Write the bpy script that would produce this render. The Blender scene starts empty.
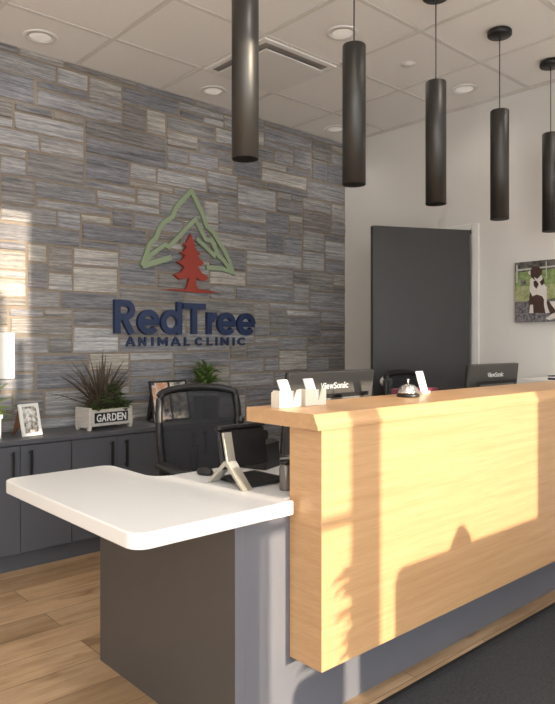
import bpy, bmesh, math, random
from mathutils import Vector, Matrix, Euler
random.seed(7)
S = bpy.context.scene
COL = S.collection
R = math.radians
PI = math.pi

# ------------------------------------------------------------------ materials
MATS = {}
def mat(name, color, rough=.5, metal=0., spec=.5, emit=None, estr=0., noise=0., nscale=8., nstretch=(1,1,1), bump=0., bscale=60., coat=0.):
    if name in MATS: return MATS[name]
    m = bpy.data.materials.new(name); m.use_nodes = True
    nt = m.node_tree; b = nt.nodes['Principled BSDF']
    b.inputs['Base Color'].default_value = (*color, 1); b.inputs['Roughness'].default_value = rough
    b.inputs['Metallic'].default_value = metal; b.inputs['Specular IOR Level'].default_value = spec
    b.inputs['Coat Weight'].default_value = coat
    if emit: b.inputs['Emission Color'].default_value = (*emit, 1); b.inputs['Emission Strength'].default_value = estr
    tc = nt.nodes.new('ShaderNodeTexCoord'); mp = nt.nodes.new('ShaderNodeMapping')
    mp.inputs['Scale'].default_value = nstretch
    nt.links.new(tc.outputs['Object'], mp.inputs['Vector'])
    n = nt.nodes.new('ShaderNodeTexNoise'); n.inputs['Scale'].default_value = nscale; n.inputs['Detail'].default_value = 4
    nt.links.new(mp.outputs[0], n.inputs['Vector'])
    mx = nt.nodes.new('ShaderNodeMix'); mx.data_type = 'RGBA'
    k = max(noise, .02)
    mx.inputs[6].default_value = (*[c*(1-k) for c in color], 1); mx.inputs[7].default_value = (*[min(1, c*(1+k)) for c in color], 1)
    nt.links.new(n.outputs[0], mx.inputs[0]); nt.links.new(mx.outputs[2], b.inputs['Base Color'])
    if bump:
        n2 = nt.nodes.new('ShaderNodeTexNoise'); n2.inputs['Scale'].default_value = bscale
        nt.links.new(tc.outputs['Object'], n2.inputs['Vector'])
        bp = nt.nodes.new('ShaderNodeBump'); bp.inputs['Strength'].default_value = bump; bp.inputs['Distance'].default_value = .01
        nt.links.new(n2.outputs[0], bp.inputs['Height']); nt.links.new(bp.outputs[0], b.inputs['Normal'])
    MATS[name] = m; return m

def ramp(nt, fac, stops):
    r = nt.nodes.new('ShaderNodeValToRGB'); e = r.color_ramp.elements
    while len(e) < len(stops): e.new(.5)
    for el, (p, c) in zip(e, stops): el.position = p; el.color = (*c, 1)
    nt.links.new(fac, r.inputs[0]); return r
def vmath(nt, op, a, b=None):
    n = nt.nodes.new('ShaderNodeVectorMath'); n.operation = op
    nt.links.new(a, n.inputs[0])
    if b is not None:
        if isinstance(b, tuple): n.inputs[1].default_value = b
        else: nt.links.new(b, n.inputs[1])
    return n.outputs[0]
def noise(nt, vec, scale, detail=4, rough=.5):
    n = nt.nodes.new('ShaderNodeTexNoise'); n.inputs['Scale'].default_value = scale
    n.inputs['Detail'].default_value = detail; n.inputs['Roughness'].default_value = rough
    nt.links.new(vec, n.inputs['Vector']); return n.outputs[0]
def mixc(nt, fac, a, b, mode='MIX'):
    m = nt.nodes.new('ShaderNodeMix'); m.data_type = 'RGBA'; m.blend_type = mode
    for i, x in ((0, fac), (6, a), (7, b)):
        if isinstance(x, (int, float)): m.inputs[i].default_value = x
        elif isinstance(x, tuple): m.inputs[i].default_value = (*x, 1)
        else: nt.links.new(x, m.inputs[i])
    return m.outputs[2]

def base_mat(name, rough=.5):
    m = bpy.data.materials.new(name); m.use_nodes = True
    nt = m.node_tree; b = nt.nodes['Principled BSDF']; b.inputs['Roughness'].default_value = rough
    tc = nt.nodes.new('ShaderNodeTexCoord'); MATS[name] = m
    return m, nt, b, tc.outputs['Object']

def oak_mat(name, light, dark, along=(1, 1, 1), rough=.36):
    m, nt, b, oc = base_mat(name, rough)
    v = vmath(nt, 'MULTIPLY', oc, along)
    g = noise(nt, v, 3.0, 8, .65)
    fine = noise(nt, vmath(nt, 'MULTIPLY', v, (2.0, 5.0, 5.0)), 7.0, 6, .7)
    c = ramp(nt, g, [(.3, dark), (.62, light)]).outputs[0]
    c2 = ramp(nt, fine, [(.33, (.80, .77, .72)), (.58, (1, 1, 1))]).outputs[0]
    nt.links.new(mixc(nt, 1.0, c, c2, 'MULTIPLY'), b.inputs['Base Color'])
    bp = nt.nodes.new('ShaderNodeBump'); bp.inputs['Strength'].default_value = .05; bp.inputs['Distance'].default_value = .002
    nt.links.new(fine, bp.inputs['Height']); nt.links.new(bp.outputs[0], b.inputs['Normal'])
    return m
OAK = oak_mat('oak_veneer', (.545, .335, .175), (.465, .27, .13), (.35, 7, 13))

OAKP = oak_mat('oak_veneer_front', (.545, .335, .175), (.465, .27, .13), (.35, .5, 13))

def stone_mat():
    m, nt, b, oc = base_mat('split_face_stone', .85)
    at = nt.nodes.new('ShaderNodeAttribute'); at.attribute_name = 'tone'
    sep = nt.nodes.new('ShaderNodeSeparateColor'); nt.links.new(at.outputs['Color'], sep.inputs[0])
    off = vmath(nt, 'MULTIPLY', at.outputs['Color'], (37.0, 5.0, 91.0))
    v = vmath(nt, 'ADD', oc, off)
    st = noise(nt, vmath(nt, 'MULTIPLY', v, (1.3, 1.3, 30)), 2.2, 6, .7)
    fine = noise(nt, vmath(nt, 'MULTIPLY', v, (7, 7, 70)), 2.5, 5, .7)
    c = ramp(nt, st, [(.25, (.14, .138, .145)), (.42, (.26, .256, .262)), (.55, (.39, .38, .375)), (.70, (.56, .54, .50))]).outputs[0]
    c = mixc(nt, .55, c, ramp(nt, fine, [(.33, (.45, .45, .47)), (.62, (1.35, 1.32, 1.25))]).outputs[0], 'MULTIPLY')
    c = mixc(nt, 1.0, c, ramp(nt, sep.outputs[0], [(0, (.62, .62, .64)), (.5, (1, .99, .98)), (1, (1.3, 1.28, 1.22))]).outputs[0], 'MULTIPLY')
    c = mixc(nt, 1.0, c, ramp(nt, sep.outputs[1], [(0, (.93, .97, 1.08)), (.6, (1, 1, 1)), (1, (1.04, .99, .93))]).outputs[0], 'MULTIPLY')
    nt.links.new(c, b.inputs['Base Color'])
    bp = nt.nodes.new('ShaderNodeBump'); bp.inputs['Strength'].default_value = .5; bp.inputs['Distance'].default_value = .006
    nt.links.new(fine, bp.inputs['Height'])
    bp2 = nt.nodes.new('ShaderNodeBump'); bp2.inputs['Strength'].default_value = .5; bp2.inputs['Distance'].default_value = .012
    nt.links.new(st, bp2.inputs['Height']); nt.links.new(bp.outputs[0], bp2.inputs['Normal'])
    nt.links.new(bp2.outputs[0], b.inputs['Normal'])
    return m
STONE = stone_mat()
MORTAR = mat('mortar', (.27, .225, .18), .95, noise=.2, nscale=30, bump=.5, bscale=120)

def plank_mat():
    m, nt, b, oc = base_mat('oak_planks', .36)
    br = nt.nodes.new('ShaderNodeTexBrick'); br.offset = .37; br.inputs['Scale'].default_value = 1
    br.inputs['Brick Width'].default_value = 1.22; br.inputs['Row Height'].default_value = .182
    br.inputs['Mortar Size'].default_value = .0016; br.inputs['Mortar Smooth'].default_value = .1
    br.inputs['Bias'].default_value = 0
    br.inputs['Color1'].default_value = (0, 0, 0, 1); br.inputs['Color2'].default_value = (1, 1, 1, 1); br.inputs['Mortar'].default_value = (.5, .5, .5, 1)
    nt.links.new(oc, br.inputs['Vector'])
    off = vmath(nt, 'MULTIPLY', br.outputs['Color'], (13.0, 7.0, 3.0))
    v = vmath(nt, 'ADD', oc, off)
    g = noise(nt, vmath(nt, 'MULTIPLY', v, (1.0, 8, 1)), 2.2, 7, .62)
    fine = noise(nt, vmath(nt, 'MULTIPLY', v, (3, 45, 3)), 3, 5, .7)
    knot = noise(nt, vmath(nt, 'MULTIPLY', v, (2, 5, 1)), 1.8, 2, .5)
    c = ramp(nt, g, [(.28, (.33, .20, .105)), (.5, (.47, .31, .175)), (.72, (.56, .40, .25))]).outputs[0]
    tone = ramp(nt, br.outputs['Color'], [(0, (.74, .72, .69)), (.5, (1, 1, 1)), (1, (1.16, 1.15, 1.14))]).outputs[0]
    c = mixc(nt, 1.0, c, tone, 'MULTIPLY')
    c = mixc(nt, .6, c, ramp(nt, fine, [(.3, (.75, .72, .68)), (.6, (1.08, 1.08, 1.08))]).outputs[0], 'MULTIPLY')
    c = mixc(nt, .8, c, ramp(nt, knot, [(.27, (.55, .45, .38)), (.36, (1, 1, 1))]).outputs[0], 'MULTIPLY')
    c = mixc(nt, br.outputs['Fac'], c, (.13, .08, .045))
    nt.links.new(c, b.inputs['Base Color'])
    return m
PLANK = plank_mat()

def fabric_alpha(name, color, alpha):
    m = bpy.data.materials.new(name); m.use_nodes = True; nt = m.node_tree
    b = nt.nodes['Principled BSDF']; b.inputs['Base Color'].default_value = (*color, 1); b.inputs['Roughness'].default_value = .8
    t = nt.nodes.new('ShaderNodeBsdfTransparent'); mx = nt.nodes.new('ShaderNodeMixShader')
    mx.inputs[0].default_value = alpha
    nt.links.new(t.outputs[0], mx.inputs[1]); nt.links.new(b.outputs[0], mx.inputs[2])
    nt.links.new(mx.outputs[0], nt.nodes['Material Output'].inputs[0]); MATS[name] = m; return m
MESHFAB = fabric_alpha('chair_mesh_fabric', (.032, .034, .040), .58)
GLASS = bpy.data.materials.new('window_glass'); GLASS.use_nodes = True
def _g():
    nt = GLASS.node_tree; t = nt.nodes.new('ShaderNodeBsdfTransparent'); g = nt.nodes.new('ShaderNodeBsdfGlossy'); g.inputs['Roughness'].default_value = .02
    t.inputs[0].default_value = (.95, .97, .96, 1)
    mx = nt.nodes.new('ShaderNodeMixShader'); mx.inputs[0].default_value = .06
    nt.links.new(t.outputs[0], mx.inputs[1]); nt.links.new(g.outputs[0], mx.inputs[2]); nt.links.new(mx.outputs[0], nt.nodes['Material Output'].inputs[0])
_g()

def blotch_mat(name, stops, scale, stretch=(1, 1, 1), rough=.35):
    m, nt, b, oc = base_mat(name, rough)
    n = noise(nt, vmath(nt, 'MULTIPLY', oc, stretch), scale, 3, .6)
    nt.links.new(ramp(nt, n, stops).outputs[0], b.inputs['Base Color']); return m

WALLP = mat('warm_grey_paint', (.72, .70, .675), .75, noise=.02, bump=.04, bscale=300)
WHITEP = mat('white_paint', (.78, .77, .75), .5)
TILE = mat('ceiling_tile', (.90, .885, .86), .95, noise=.03, nscale=60, bump=.15, bscale=400)
GRID = mat('ceiling_grid', (.74, .72, .69), .6)
SLATE = mat('slate_grey_laminate', (.080, .083, .097), .42, noise=.04)
PLINTH = mat('light_slate_laminate', (.125, .128, .148), .5, noise=.04)
PEDM = mat('shaded_slate_laminate', (.072, .066, .063), .42, noise=.05)  # plinth laminate darkened and warmed to carry the shade on the end panel
BLACK = mat('black_metal', (.02, .02, .02), .35, .3)
PEND = mat('pendant_black', (.070, .068, .066), .45, .85)
BLKPL = mat('black_plastic', (.010, .010, .011), .42)
DKPL = mat('dark_grey_plastic', (.07, .066, .063), .42)
GREYPL = mat('grey_brushed_plastic', (.20, .195, .185), .38, .3)
QUARTZ = mat('white_quartz', (.75, .75, .745), .25, noise=.02, nscale=200)
CHROME = mat('chrome', (.75, .75, .75), .15, 1.)
CHAMP = mat('champagne_metal', (.50, .47, .40), .38, .6)
DOORM = mat('charcoal_door', (.043, .043, .046), .45, noise=.05)
NAVY = mat('navy_letters', (.018, .035, .10), .5)
SAGE = mat('sage_green_sign', (.27, .34, .22), .55)
REDM = mat('red_sign', (.30, .040, .025), .5)
MATM = mat('charcoal_carpet', (.036, .037, .041), .95, noise=.8, nscale=110, bump=1., bscale=350)
RUB = mat('rubber_edge', (.012, .012, .012), .7)
WHT = mat('white_gloss', (.82, .81, .79), .35)
PAPER = mat('card_paper', (.85, .84, .82), .6)
INK = mat('grey_ink', (.45, .45, .46), .6)
LOGOW = mat('white_logo', (.8, .8, .8), .4)
LEAFD = mat('dark_purple_leaf', (.085, .065, .045), .5, noise=.4, nscale=20)
LEAFG = mat('deep_green_leaf', (.075, .11, .035), .5, noise=.5, nscale=30)
LEAFB = mat('bright_green_leaf', (.13, .24, .04), .45, noise=.4, nscale=18)
LEAFY = mat('yellow_green_leaf', (.26, .37, .06), .45, noise=.3, nscale=18)
SOIL = mat('dark_soil', (.02, .014, .01), .95)
WASHW = mat('whitewashed_wood', (.52, .49, .45), .75, noise=.3, nscale=14, nstretch=(1, 1, 8))
BIRCH = mat('pale_birch', (.68, .62, .53), .55, noise=.06, nscale=20)
LITE = mat('downlight_diffuser', (.8, .78, .74), .4, emit=(1, .93, .82), estr=.25)
PINK = mat('magenta_box', (.17, .03, .06), .5)
SOFAM = mat('olive_grey_upholstery', (.16, .15, .13), .9, noise=.2, nscale=40)
BLIND = mat('roller_blind_cloth', (.22, .21, .19), .9)
FRAMEM = mat('dark_window_frame', (.04, .04, .042), .4, .3)
JAR = mat('smoked_jar', (.13, .11, .10), .12, spec=.8)
OUTG = mat('outdoor_paving', (.60, .58, .55), .9, noise=.2)

# ------------------------------------------------------------------ mesh helpers
class MB:
    def __init__(s): s.bm = bmesh.new(); s.mats = []
    def mi(s, m):
        if m not in s.mats: s.mats.append(m)
        return s.mats.index(m)
    def _fin(s, geom_faces, m):
        i = s.mi(m)
        for f in geom_faces: f.material_index = i
    def box(s, x0, x1, y0, y1, z0, z1, m, bev=0., M=None, seg=2):
        bm = s.bm; before = set(bm.faces)
        r = bmesh.ops.create_cube(bm, size=1)
        vs = r['verts']
        for v in vs: v.co = Vector((x0+(v.co.x+.5)*(x1-x0), y0+(v.co.y+.5)*(y1-y0), z0+(v.co.z+.5)*(z1-z0)))
        if bev:
            es = list({e for v in vs for e in v.link_edges})
            bmesh.ops.bevel(bm, geom=es, offset=bev, segments=seg, affect='EDGES', profile=.5)
        nf = [f for f in bm.faces if f not in before]
        if M is not None:
            for v in {v for f in nf for v in f.verts}: v.co = M @ v.co
        s._fin(nf, m); return s
    def prism(s, pts, axis, a, b, m, bev=0., M=None):
        # pts: 2D outline; axis 'x','y','z' = extrude axis from a to b
        bm = s.bm; before = set(bm.faces)
        def mk(p, t):
            return {'x': Vector((t, p[0], p[1])), 'y': Vector((p[0], t, p[1])), 'z': Vector((p[0], p[1], t))}[axis]
        va = [bm.verts.new(mk(p, a)) for p in pts]; vb = [bm.verts.new(mk(p, b)) for p in pts]
        n = len(pts)
        fa = bm.faces.new(va); fb = bm.faces.new(list(reversed(vb)))
        for i in range(n): bm.faces.new((va[i], vb[i], vb[(i+1) % n], va[(i+1) % n]))
        nf = [f for f in bm.faces if f not in before]
        bmesh.ops.recalc_face_normals(bm, faces=nf)
        if bev:
            es = [e for e in set(fa.edges) | set(fb.edges)]
            bmesh.ops.bevel(bm, geom=es, offset=bev, segments=2, affect='EDGES', profile=.5)
            nf = [f for f in bm.faces if f not in before]
        if M is not None:
            for v in {v for f in nf for v in f.verts}: v.co = M @ v.co
        s._fin(nf, m); return s
    def lathe(s, prof, c, m, seg=32, axis='z', M=None):
        bm = s.bm; before = set(bm.faces); rings = []
        for r, h in prof:
            ring = []
            for k in range(seg):
                a = 2*PI*k/seg
                p = (r*math.cos(a), r*math.sin(a), h)
                if axis == 'x': p = (h, p[0], p[1])
                if axis == 'y': p = (p[0], h, p[1])
                ring.append(bm.verts.new(Vector(c)+Vector(p)))
            rings.append(ring)
        for a, b in zip(rings, rings[1:]):
            for k in range(seg): bm.faces.new((a[k], a[(k+1) % seg], b[(k+1) % seg], b[k]))
        for rg in (rings[0], rings[-1]):
            try: bm.faces.new(rg)
            except ValueError: pass
        nf = [f for f in bm.faces if f not in before]
        bmesh.ops.recalc_face_normals(bm, faces=nf)
        for f in nf:
            if len(f.verts) == 4: f.smooth = True
        if M is not None:
            for v in {v for f in nf for v in f.verts}: v.co = M @ v.co
        s._fin(nf, m); return s
    def cyl(s, c, r, h, m, seg=32, bev=0., axis='z', M=None):
        b = bev or min(r, h)*.05
        return s.lathe([(0.0001, 0), (r-b, 0), (r, b), (r, h-b), (r-b, h), (0.0001, h)], c, m, seg, axis, M)
    def tube(s, pts, r, m, seg=8, flat=1., closed=False):
        bm = s.bm; before = set(bm.faces); pts = [Vector(p) for p in pts]; rings = []
        n = len(pts)
        for i, p in enumerate(pts):
            if closed: t = (pts[(i+1) % n]-pts[i-1])
            else: t = pts[min(i+1, n-1)]-pts[max(i-1, 0)]
            t.normalize()
            up = Vector((0, 0, 1)) if abs(t.z) < .95 else Vector((0, 1, 0))
            a = t.cross(up).normalized(); b = a.cross(t).normalized()
            rr = r[i] if isinstance(r, (list, tuple)) else r
            rings.append([bm.verts.new(p+a*rr*math.cos(2*PI*k/seg)+b*rr*flat*math.sin(2*PI*k/seg)) for k in range(seg)])
        for i in range(n if closed else n-1):
            a, b = rings[i], rings[(i+1) % n]
            for k in range(seg): bm.faces.new((a[k], a[(k+1) % seg], b[(k+1) % seg], b[k]))
        if not closed:
            bm.faces.new(rings[0]); bm.faces.new(rings[-1])
        nf = [f for f in bm.faces if f not in before]
        bmesh.ops.recalc_face_normals(bm, faces=nf)
        for f in nf:
            if len(f.verts) == 4: f.smooth = True
        s._fin(nf, m); return s
    def quad(s, pts, m):
        f = s.bm.faces.new([s.bm.verts.new(Vector(p)) for p in pts]); f.material_index = s.mi(m); return s
    def leaf(s, base, d, length, width, droop, m, n=6, thick=.0012, fold=.15):
        # tapered, arching leaf with two thin sides
        bm = s.bm; before = set(bm.faces)
        d = Vector(d).normalized(); side = d.cross(Vector((0, 0, 1)))
        if side.length < .1: side = Vector((1, 0, 0))
        side.normalize(); pos = Vector(base); cur = d.copy(); rows = []
        for i in range(n+1):
            t = i/n; w = width*(math.sin(PI*min(1, .15+t*.85))**.8 if t < 1 else 0)+.0004
            nr = side.cross(cur).normalized()
            rows.append([pos-side*w/2+nr*w*fold, pos, pos+side*w/2+nr*w*fold, pos+side*w/2+nr*(w*fold-thick), pos-nr*thick, pos-side*w/2+nr*(w*fold-thick)])
            pos = pos+cur*(length/n); cur = (cur+Vector((0, 0, -droop/n))).normalized()
        V = [[bm.verts.new(p) for p in r] for r in rows]
        for a, b in zip(V, V[1:]):
            for k in range(6): bm.faces.new((a[k], a[(k+1) % 6], b[(k+1) % 6], b[k]))
        nf = [f for f in bm.faces if f not in before]
        for f in nf: f.smooth = True
        s._fin(nf, m); return s
    def build(s, name, parent=None, smooth=False, loc=None):
        me = bpy.data.meshes.new(name); s.bm.normal_update()
        s.bm.to_mesh(me); s.bm.free()
        for m in s.mats: me.materials.append(m)
        o = bpy.data.objects.new(name, me); COL.objects.link(o)
        if smooth:
            for p in me.polygons: p.use_smooth = True
        if parent is not None: o.parent = parent
        return o

def place(o, loc, rz=0.):
    o.location = loc; o.rotation_euler = (0, 0, rz); return o
def tag(o, label, cat, group=None):
    o['label'] = label; o['category'] = cat
    if group: o['group'] = group
    return o
def empty(name, loc, label, cat, rz=0., group=None):
    o = bpy.data.objects.new(name, None); COL.objects.link(o); o.location = loc; o.rotation_euler = (0, 0, rz)
    o.empty_display_size = .05; tag(o, label, cat, group); return o
def struct(o): o['kind'] = 'structure'; return o
def L(o, label): o['label'] = label; return o
def text_mesh(ch, w_box, z_box, thick, m, bold=0., name='letter', parent=None, axis='xz', y=0.):
    # letters fitted to a box: x from w_box, z from z_box, standing in the XZ plane, front toward -Y
    cu = bpy.data.curves.new('txt', 'FONT'); cu.body = ch; cu.size = 1; cu.extrude = .5; cu.offset = bold; cu.resolution_u = 6
    t = bpy.data.objects.new('txt', cu); COL.objects.link(t)
    bpy.context.view_layer.update()
    dg = bpy.context.evaluated_depsgraph_get()
    me = bpy.data.meshes.new_from_object(t.evaluated_get(dg)); bpy.data.objects.remove(t)
    xs = [v.co.x for v in me.vertices]; ys = [v.co.y for v in me.vertices]
    x0, x1, y0, y1 = min(xs), max(xs), min(ys), max(ys)
    for v in me.vertices:
        X = w_box[0]+(v.co.x-x0)/(x1-x0)*(w_box[1]-w_box[0]); Z = z_box[0]+(v.co.y-y0)/(y1-y0)*(z_box[1]-z_box[0])
        v.co = Vector((X, y-v.co.z*thick, Z))
    me.materials.clear(); me.materials.append(m)
    for p in me.polygons: p.material_index = 0
    o = bpy.data.objects.new(name, me); COL.objects.link(o)
    if parent is not None: o.parent = parent
    return o

CEIL = 2.933
WY = 3.9; WX = 4.3; LX = -3.0; FY = -1.6
# ------------------------------------------------------------------ room shell
b = MB(); b.box(LX-.15, WX+2.2, FY-.2, WY+.2, -.1, 0, PLANK); struct(b.build('floor'))
# stone wall
def stone_wall():
    bm = bmesh.new(); lay = bm.loops.layers.color.new('tone')
    cu, ch = .026, .0545
    nx = int((WX-LX)/cu)+1; nz = int(CEIL/ch)+1
    occ = [[False]*nx for _ in range(nz)]
    rnd = random.Random(21); joints = set()
    for j in range(nz):
        i = 0
        while i < nx:
            if occ[j][i]: i += 1; continue
            free = 0
            while i+free < nx and not occ[j][i+free]: free += 1
            h = rnd.choices([1, 2, 3], [.30, .44, .26])[0]; h = min(h, nz-j)
            w = rnd.randint(6, 19) if h < 3 else rnd.randint(7, 15)
            if h == 2 and rnd.random() < .2: w = rnd.randint(16, 23)
            for _ in range(4):
                if any((i+w+k, j) in joints for k in (-1, 0, 1)): w += rnd.choice((-3, 3, 4))
            w = max(5, min(w, free))
            if free-w < 5:
                w = free
                if w > 24: w = w//2
            for a in range(h+1): joints.add((i+w, j+a)); joints.add((i, j+a))
            for a in range(h):
                for c in range(w): occ[j+a][i+c] = True
            g = .0075
            x0 = LX+i*cu+g; x1 = LX+(i+w)*cu-g; z0 = j*ch+g*.8; z1 = min((j+h)*ch-g*.8, CEIL)
            x1 = min(x1, WX)
            if x1-x0 < .01 or z1-z0 < .008: i += w; continue
            d = rnd.uniform(.012, .020); q = rnd.uniform
            jt = .0045
            slope = q(-.006, .006)
            cs = [Vector((x0+q(-jt, jt), 0, z0+q(-jt, jt)*.7)), Vector((x1+q(-jt, jt), 0, z0+q(-jt, jt)*.7)), Vector((x1+q(-jt, jt), 0, z1+q(-jt, jt)*.7)), Vector((x0+q(-jt, jt), 0, z1+q(-jt, jt)*.7))]
            for c in cs: c.x = min(c.x, WX); c.z = max(0, min(c.z, CEIL))
            back = [bm.verts.new(Vector((c.x, WY, c.z))) for c in cs]
            mid = [bm.verts.new(Vector((c.x, WY-d*.72, c.z))) for c in cs]
            e = .005
            ctr = sum(cs, Vector())/4
            fr = [bm.verts.new(Vector((c.x+(e if c.x < ctr.x else -e), WY-d+q(-.002, .002), c.z+(e if c.z < ctr.z else -e)))) for c in cs]
            col = (rnd.random(), rnd.random(), rnd.random(), 1)
            fs = [bm.faces.new(fr)]
            for k in range(4):
                fs.append(bm.faces.new((back[k], back[(k+1) % 4], mid[(k+1) % 4], mid[k])))
                fs.append(bm.faces.new((mid[k], mid[(k+1) % 4], fr[(k+1) % 4], fr[k])))
            for f in fs:
                f.material_index = 0
                for l in f.loops: l[lay] = col
            i += w
    # mortar bed and wall body
    vs = [bm.verts.new(p) for p in ((LX, WY-.010, 0), (WX, WY-.010, 0), (WX, WY-.010, CEIL), (LX, WY-.010, CEIL))]
    f = bm.faces.new(vs); f.material_index = 1
    bmesh.ops.recalc_face_normals(bm, faces=bm.faces[:])
    r = bmesh.ops.create_cube(bm, size=1)
    for v in r['verts']: v.co = Vector((LX+(v.co.x+.5)*(WX-LX), WY+(v.co.y+.5)*.2, (v.co.z+.5)*CEIL))
    for v in r['verts']:
        for f in v.link_faces: f.material_index = 1
    me = bpy.data.meshes.new('wall_back'); bm.to_mesh(me); bm.free()
    me.materials.append(STONE); me.materials.append(MORTAR)
    o = bpy.data.objects.new('wall_back', me); COL.objects.link(o); struct(o)
stone_wall()

# right wall with doorway y 2.70..3.50
DY0, DY1, DH = 2.64, 3.47, 2.03
b = MB()
b.box(WX, WX+.14, FY-.2, DY0, 0, CEIL, WALLP); b.box(WX, WX+.14, DY1, WY, 0, CEIL, WALLP); b.box(WX, WX+.14, DY0, DY1, DH, CEIL, WALLP)
struct(b.build('wall_right'))
b = MB(); b.box(WX+2.0, WX+2.1, 1.5, 4.1, 0, CEIL, WALLP); b.box(WX+.14, WX+2.1, 1.4, 1.5, 0, CEIL, WALLP); b.box(WX+.14, WX+2.1, 4.1, 4.2, 0, CEIL, WALLP)
struct(b.build('wall_corridor'))
b = MB(); b.box(LX-.15, LX, FY-.2, WY+.2, 0, CEIL, WALLP); struct(b.build('wall_left'))
# door frame
b = MB()
b.box(WX-.018, WX+.14, DY0-.055, DY0, 0, DH+.045, WHITEP, .003)
b.box(WX-.018, WX+.14, DY1, DY1+.055, 0, DH+.045, WHITEP, .003)
b.box(WX-.018, WX+.14, DY0, DY1, DH, DH+.045, WHITEP, .003)
struct(b.build('trim_1'))
# door leaf, hinged at the near jamb, swung into the room
dl = .755
door = MB(); door.box(0, dl, -.022, .022, .008, 2.022, DOORM, .003)
door = struct(door.build('door_1')); hinge = (WX-.045, 2.648, 0)
place(door, hinge, math.atan2(.36, -.71))
for z in (.25, 1.05, 1.80):
    h = MB(); h.cyl((-.010, -.030, z-.05), .008, .10, GREYPL, 12); h.box(-.006, .03, -.0245, -.0225, z-.05, z+.05, GREYPL); h.build('hinge', door)
for s in (1, -1):
    h = MB(); h.lathe([(.001, 0), (.034, 0), (.034, .006), (.014, .012), (.013, .035), (.028, .043), (.036, .058), (.028, .072), (.001, .077)], (0, 0, 0), mat('satin_nickel', (.85, .85, .85), .45, .3), 24, 'y',
                     Matrix.Translation((dl-.085, s*.0225, .94)) @ Matrix.Rotation(0 if s > 0 else PI, 4, 'Z'))
    L(h.build('door_knob', door), 'round polished knob')
b = MB(); b.box(dl*.35, dl*.42, -.045, -.0225, 1.985, 2.02, BLACK, .003); b.build('closer_bracket', door)

# ceiling: grid of tiles
b = MB(); b.box(LX-.15, WX+2.2, FY-.2, WY+.2, CEIL+.012, CEIL+.15, TILE)
gx = [1.8375+i*.608 for i in range(-8, 5)]; gy = [4.035-j*.6117 for j in range(1, 10)]
for x in gx: b.box(x-.012, x+.012, FY, WY, CEIL, CEIL+.012, GRID)
for y in gy: b.box(LX, WX, y-.012, y+.012, CEIL-.0004, CEIL+.012, GRID)
xs = [LX]+[x for x in gx if x > LX]+[WX]; ys = [FY]+sorted(y for y in gy if y > FY)+[WY]
for x0, x1 in zip(xs, xs[1:]):
    for y0, y1 in zip(ys, ys[1:]):
        if x1-x0 > .06 and y1-y0 > .06: b.box(x0+.015, x1-.015, y0+.015, y1-.015, CEIL+.003, CEIL+.012, TILE)
# perimeter angle
b.box(WX-.022, WX, FY, WY, CEIL-.003, CEIL, GRID); b.box(LX, WX, WY-.030, WY-.0, CEIL-.003, CEIL, GRID)
struct(b.build('ceiling'))

# window wall behind the camera
def XW(xb): return xb+.12*2.955+.018
HEAD = 2.915; SILL = .12
panes = [(-2.75, -1.65), (-1.58, -.48), (-.41, .69), (XW(1.304), XW(1.553)), (XW(1.674), XW(2.755))]
b = MB(); edges = [LX]+[v for p in panes for v in p]+[WX]
b.box(LX, WX, FY-.2, FY, 0, SILL, WALLP); b.box(LX, WX, FY-.2, FY, HEAD, CEIL, WALLP)
for k, (x0, x1) in enumerate(zip(edges[0::2], edges[1::2])): b.box(x0, x1, FY-.2, FY, SILL, 2.42 if k == 4 else HEAD, WALLP)
struct(b.build('wall_front'))
for n, (x0, x1) in enumerate(panes):
    g = MB(); g.box(x0+.001, x1-.001, FY-.11, FY-.10, SILL+.001, HEAD-.001, GLASS); w = struct(g.build('window_%d' % (n+1)))
g = MB(); g.box(panes[3][1]+.001, panes[4][0]-.001, FY-.11, FY-.10, 2.421, HEAD-.001, GLASS); struct(g.build('window_6'))
# muntins of the narrow sidelight
b = MB(); x = XW(1.332); b.box(x-.010, x+.010, FY-.095, FY-.06, SILL, HEAD, FRAMEM); b.box(panes[3][0], panes[3][1], FY-.095, FY-.06, 1.165, 1.195, FRAMEM)
struct(b.build('trim_2'))
b = MB(); b.box(-16, 16, -30, FY-.25, -.12, -.02, OUTG); struct(b.build('ground_outside'))

# unseen blind added over the wide window to cut the sun above the ledge
rb = empty('added_sun_blind', (XW(1.817), FY+.02, 1.62), 'unseen grey blind added over the wide front window to cut the sun', 'blind')
W = XW(2.755)-XW(1.817)+.03
b = MB(); b.box(0, W, 0, .003, .01, HEAD-1.62, BLIND); b.build('blind_cloth', rb)
b = MB(); b.box(0, W, -.006, .010, 0, .018, FRAMEM, .003); b.build('bottom_bar', rb)
b = MB(); b.box(0, W, -.005, .06, HEAD-1.62, HEAD-1.56, FRAMEM, .006); b.build('cassette', rb)

b = MB(); b.box(2.115, 2.195, FY-.098, FY-.0965, 1.66, 2.16, PAPER)  # unseen paper strip added to narrow the sun patch on the stone wall
tag(b.build('sun_block_strip'), 'unseen white paper notice taped inside the front window beside the blind', 'sunblock')
b = MB(); b.box(2.032, 2.198, FY-.0958, FY-.0945, 1.60, 1.84, PAPER)  # unseen card added to keep direct sun off the white photo frame
tag(b.build('sun_block_card'), 'unseen white card added to keep sun off the photo frame, below the notice', 'sunblock')

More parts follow.
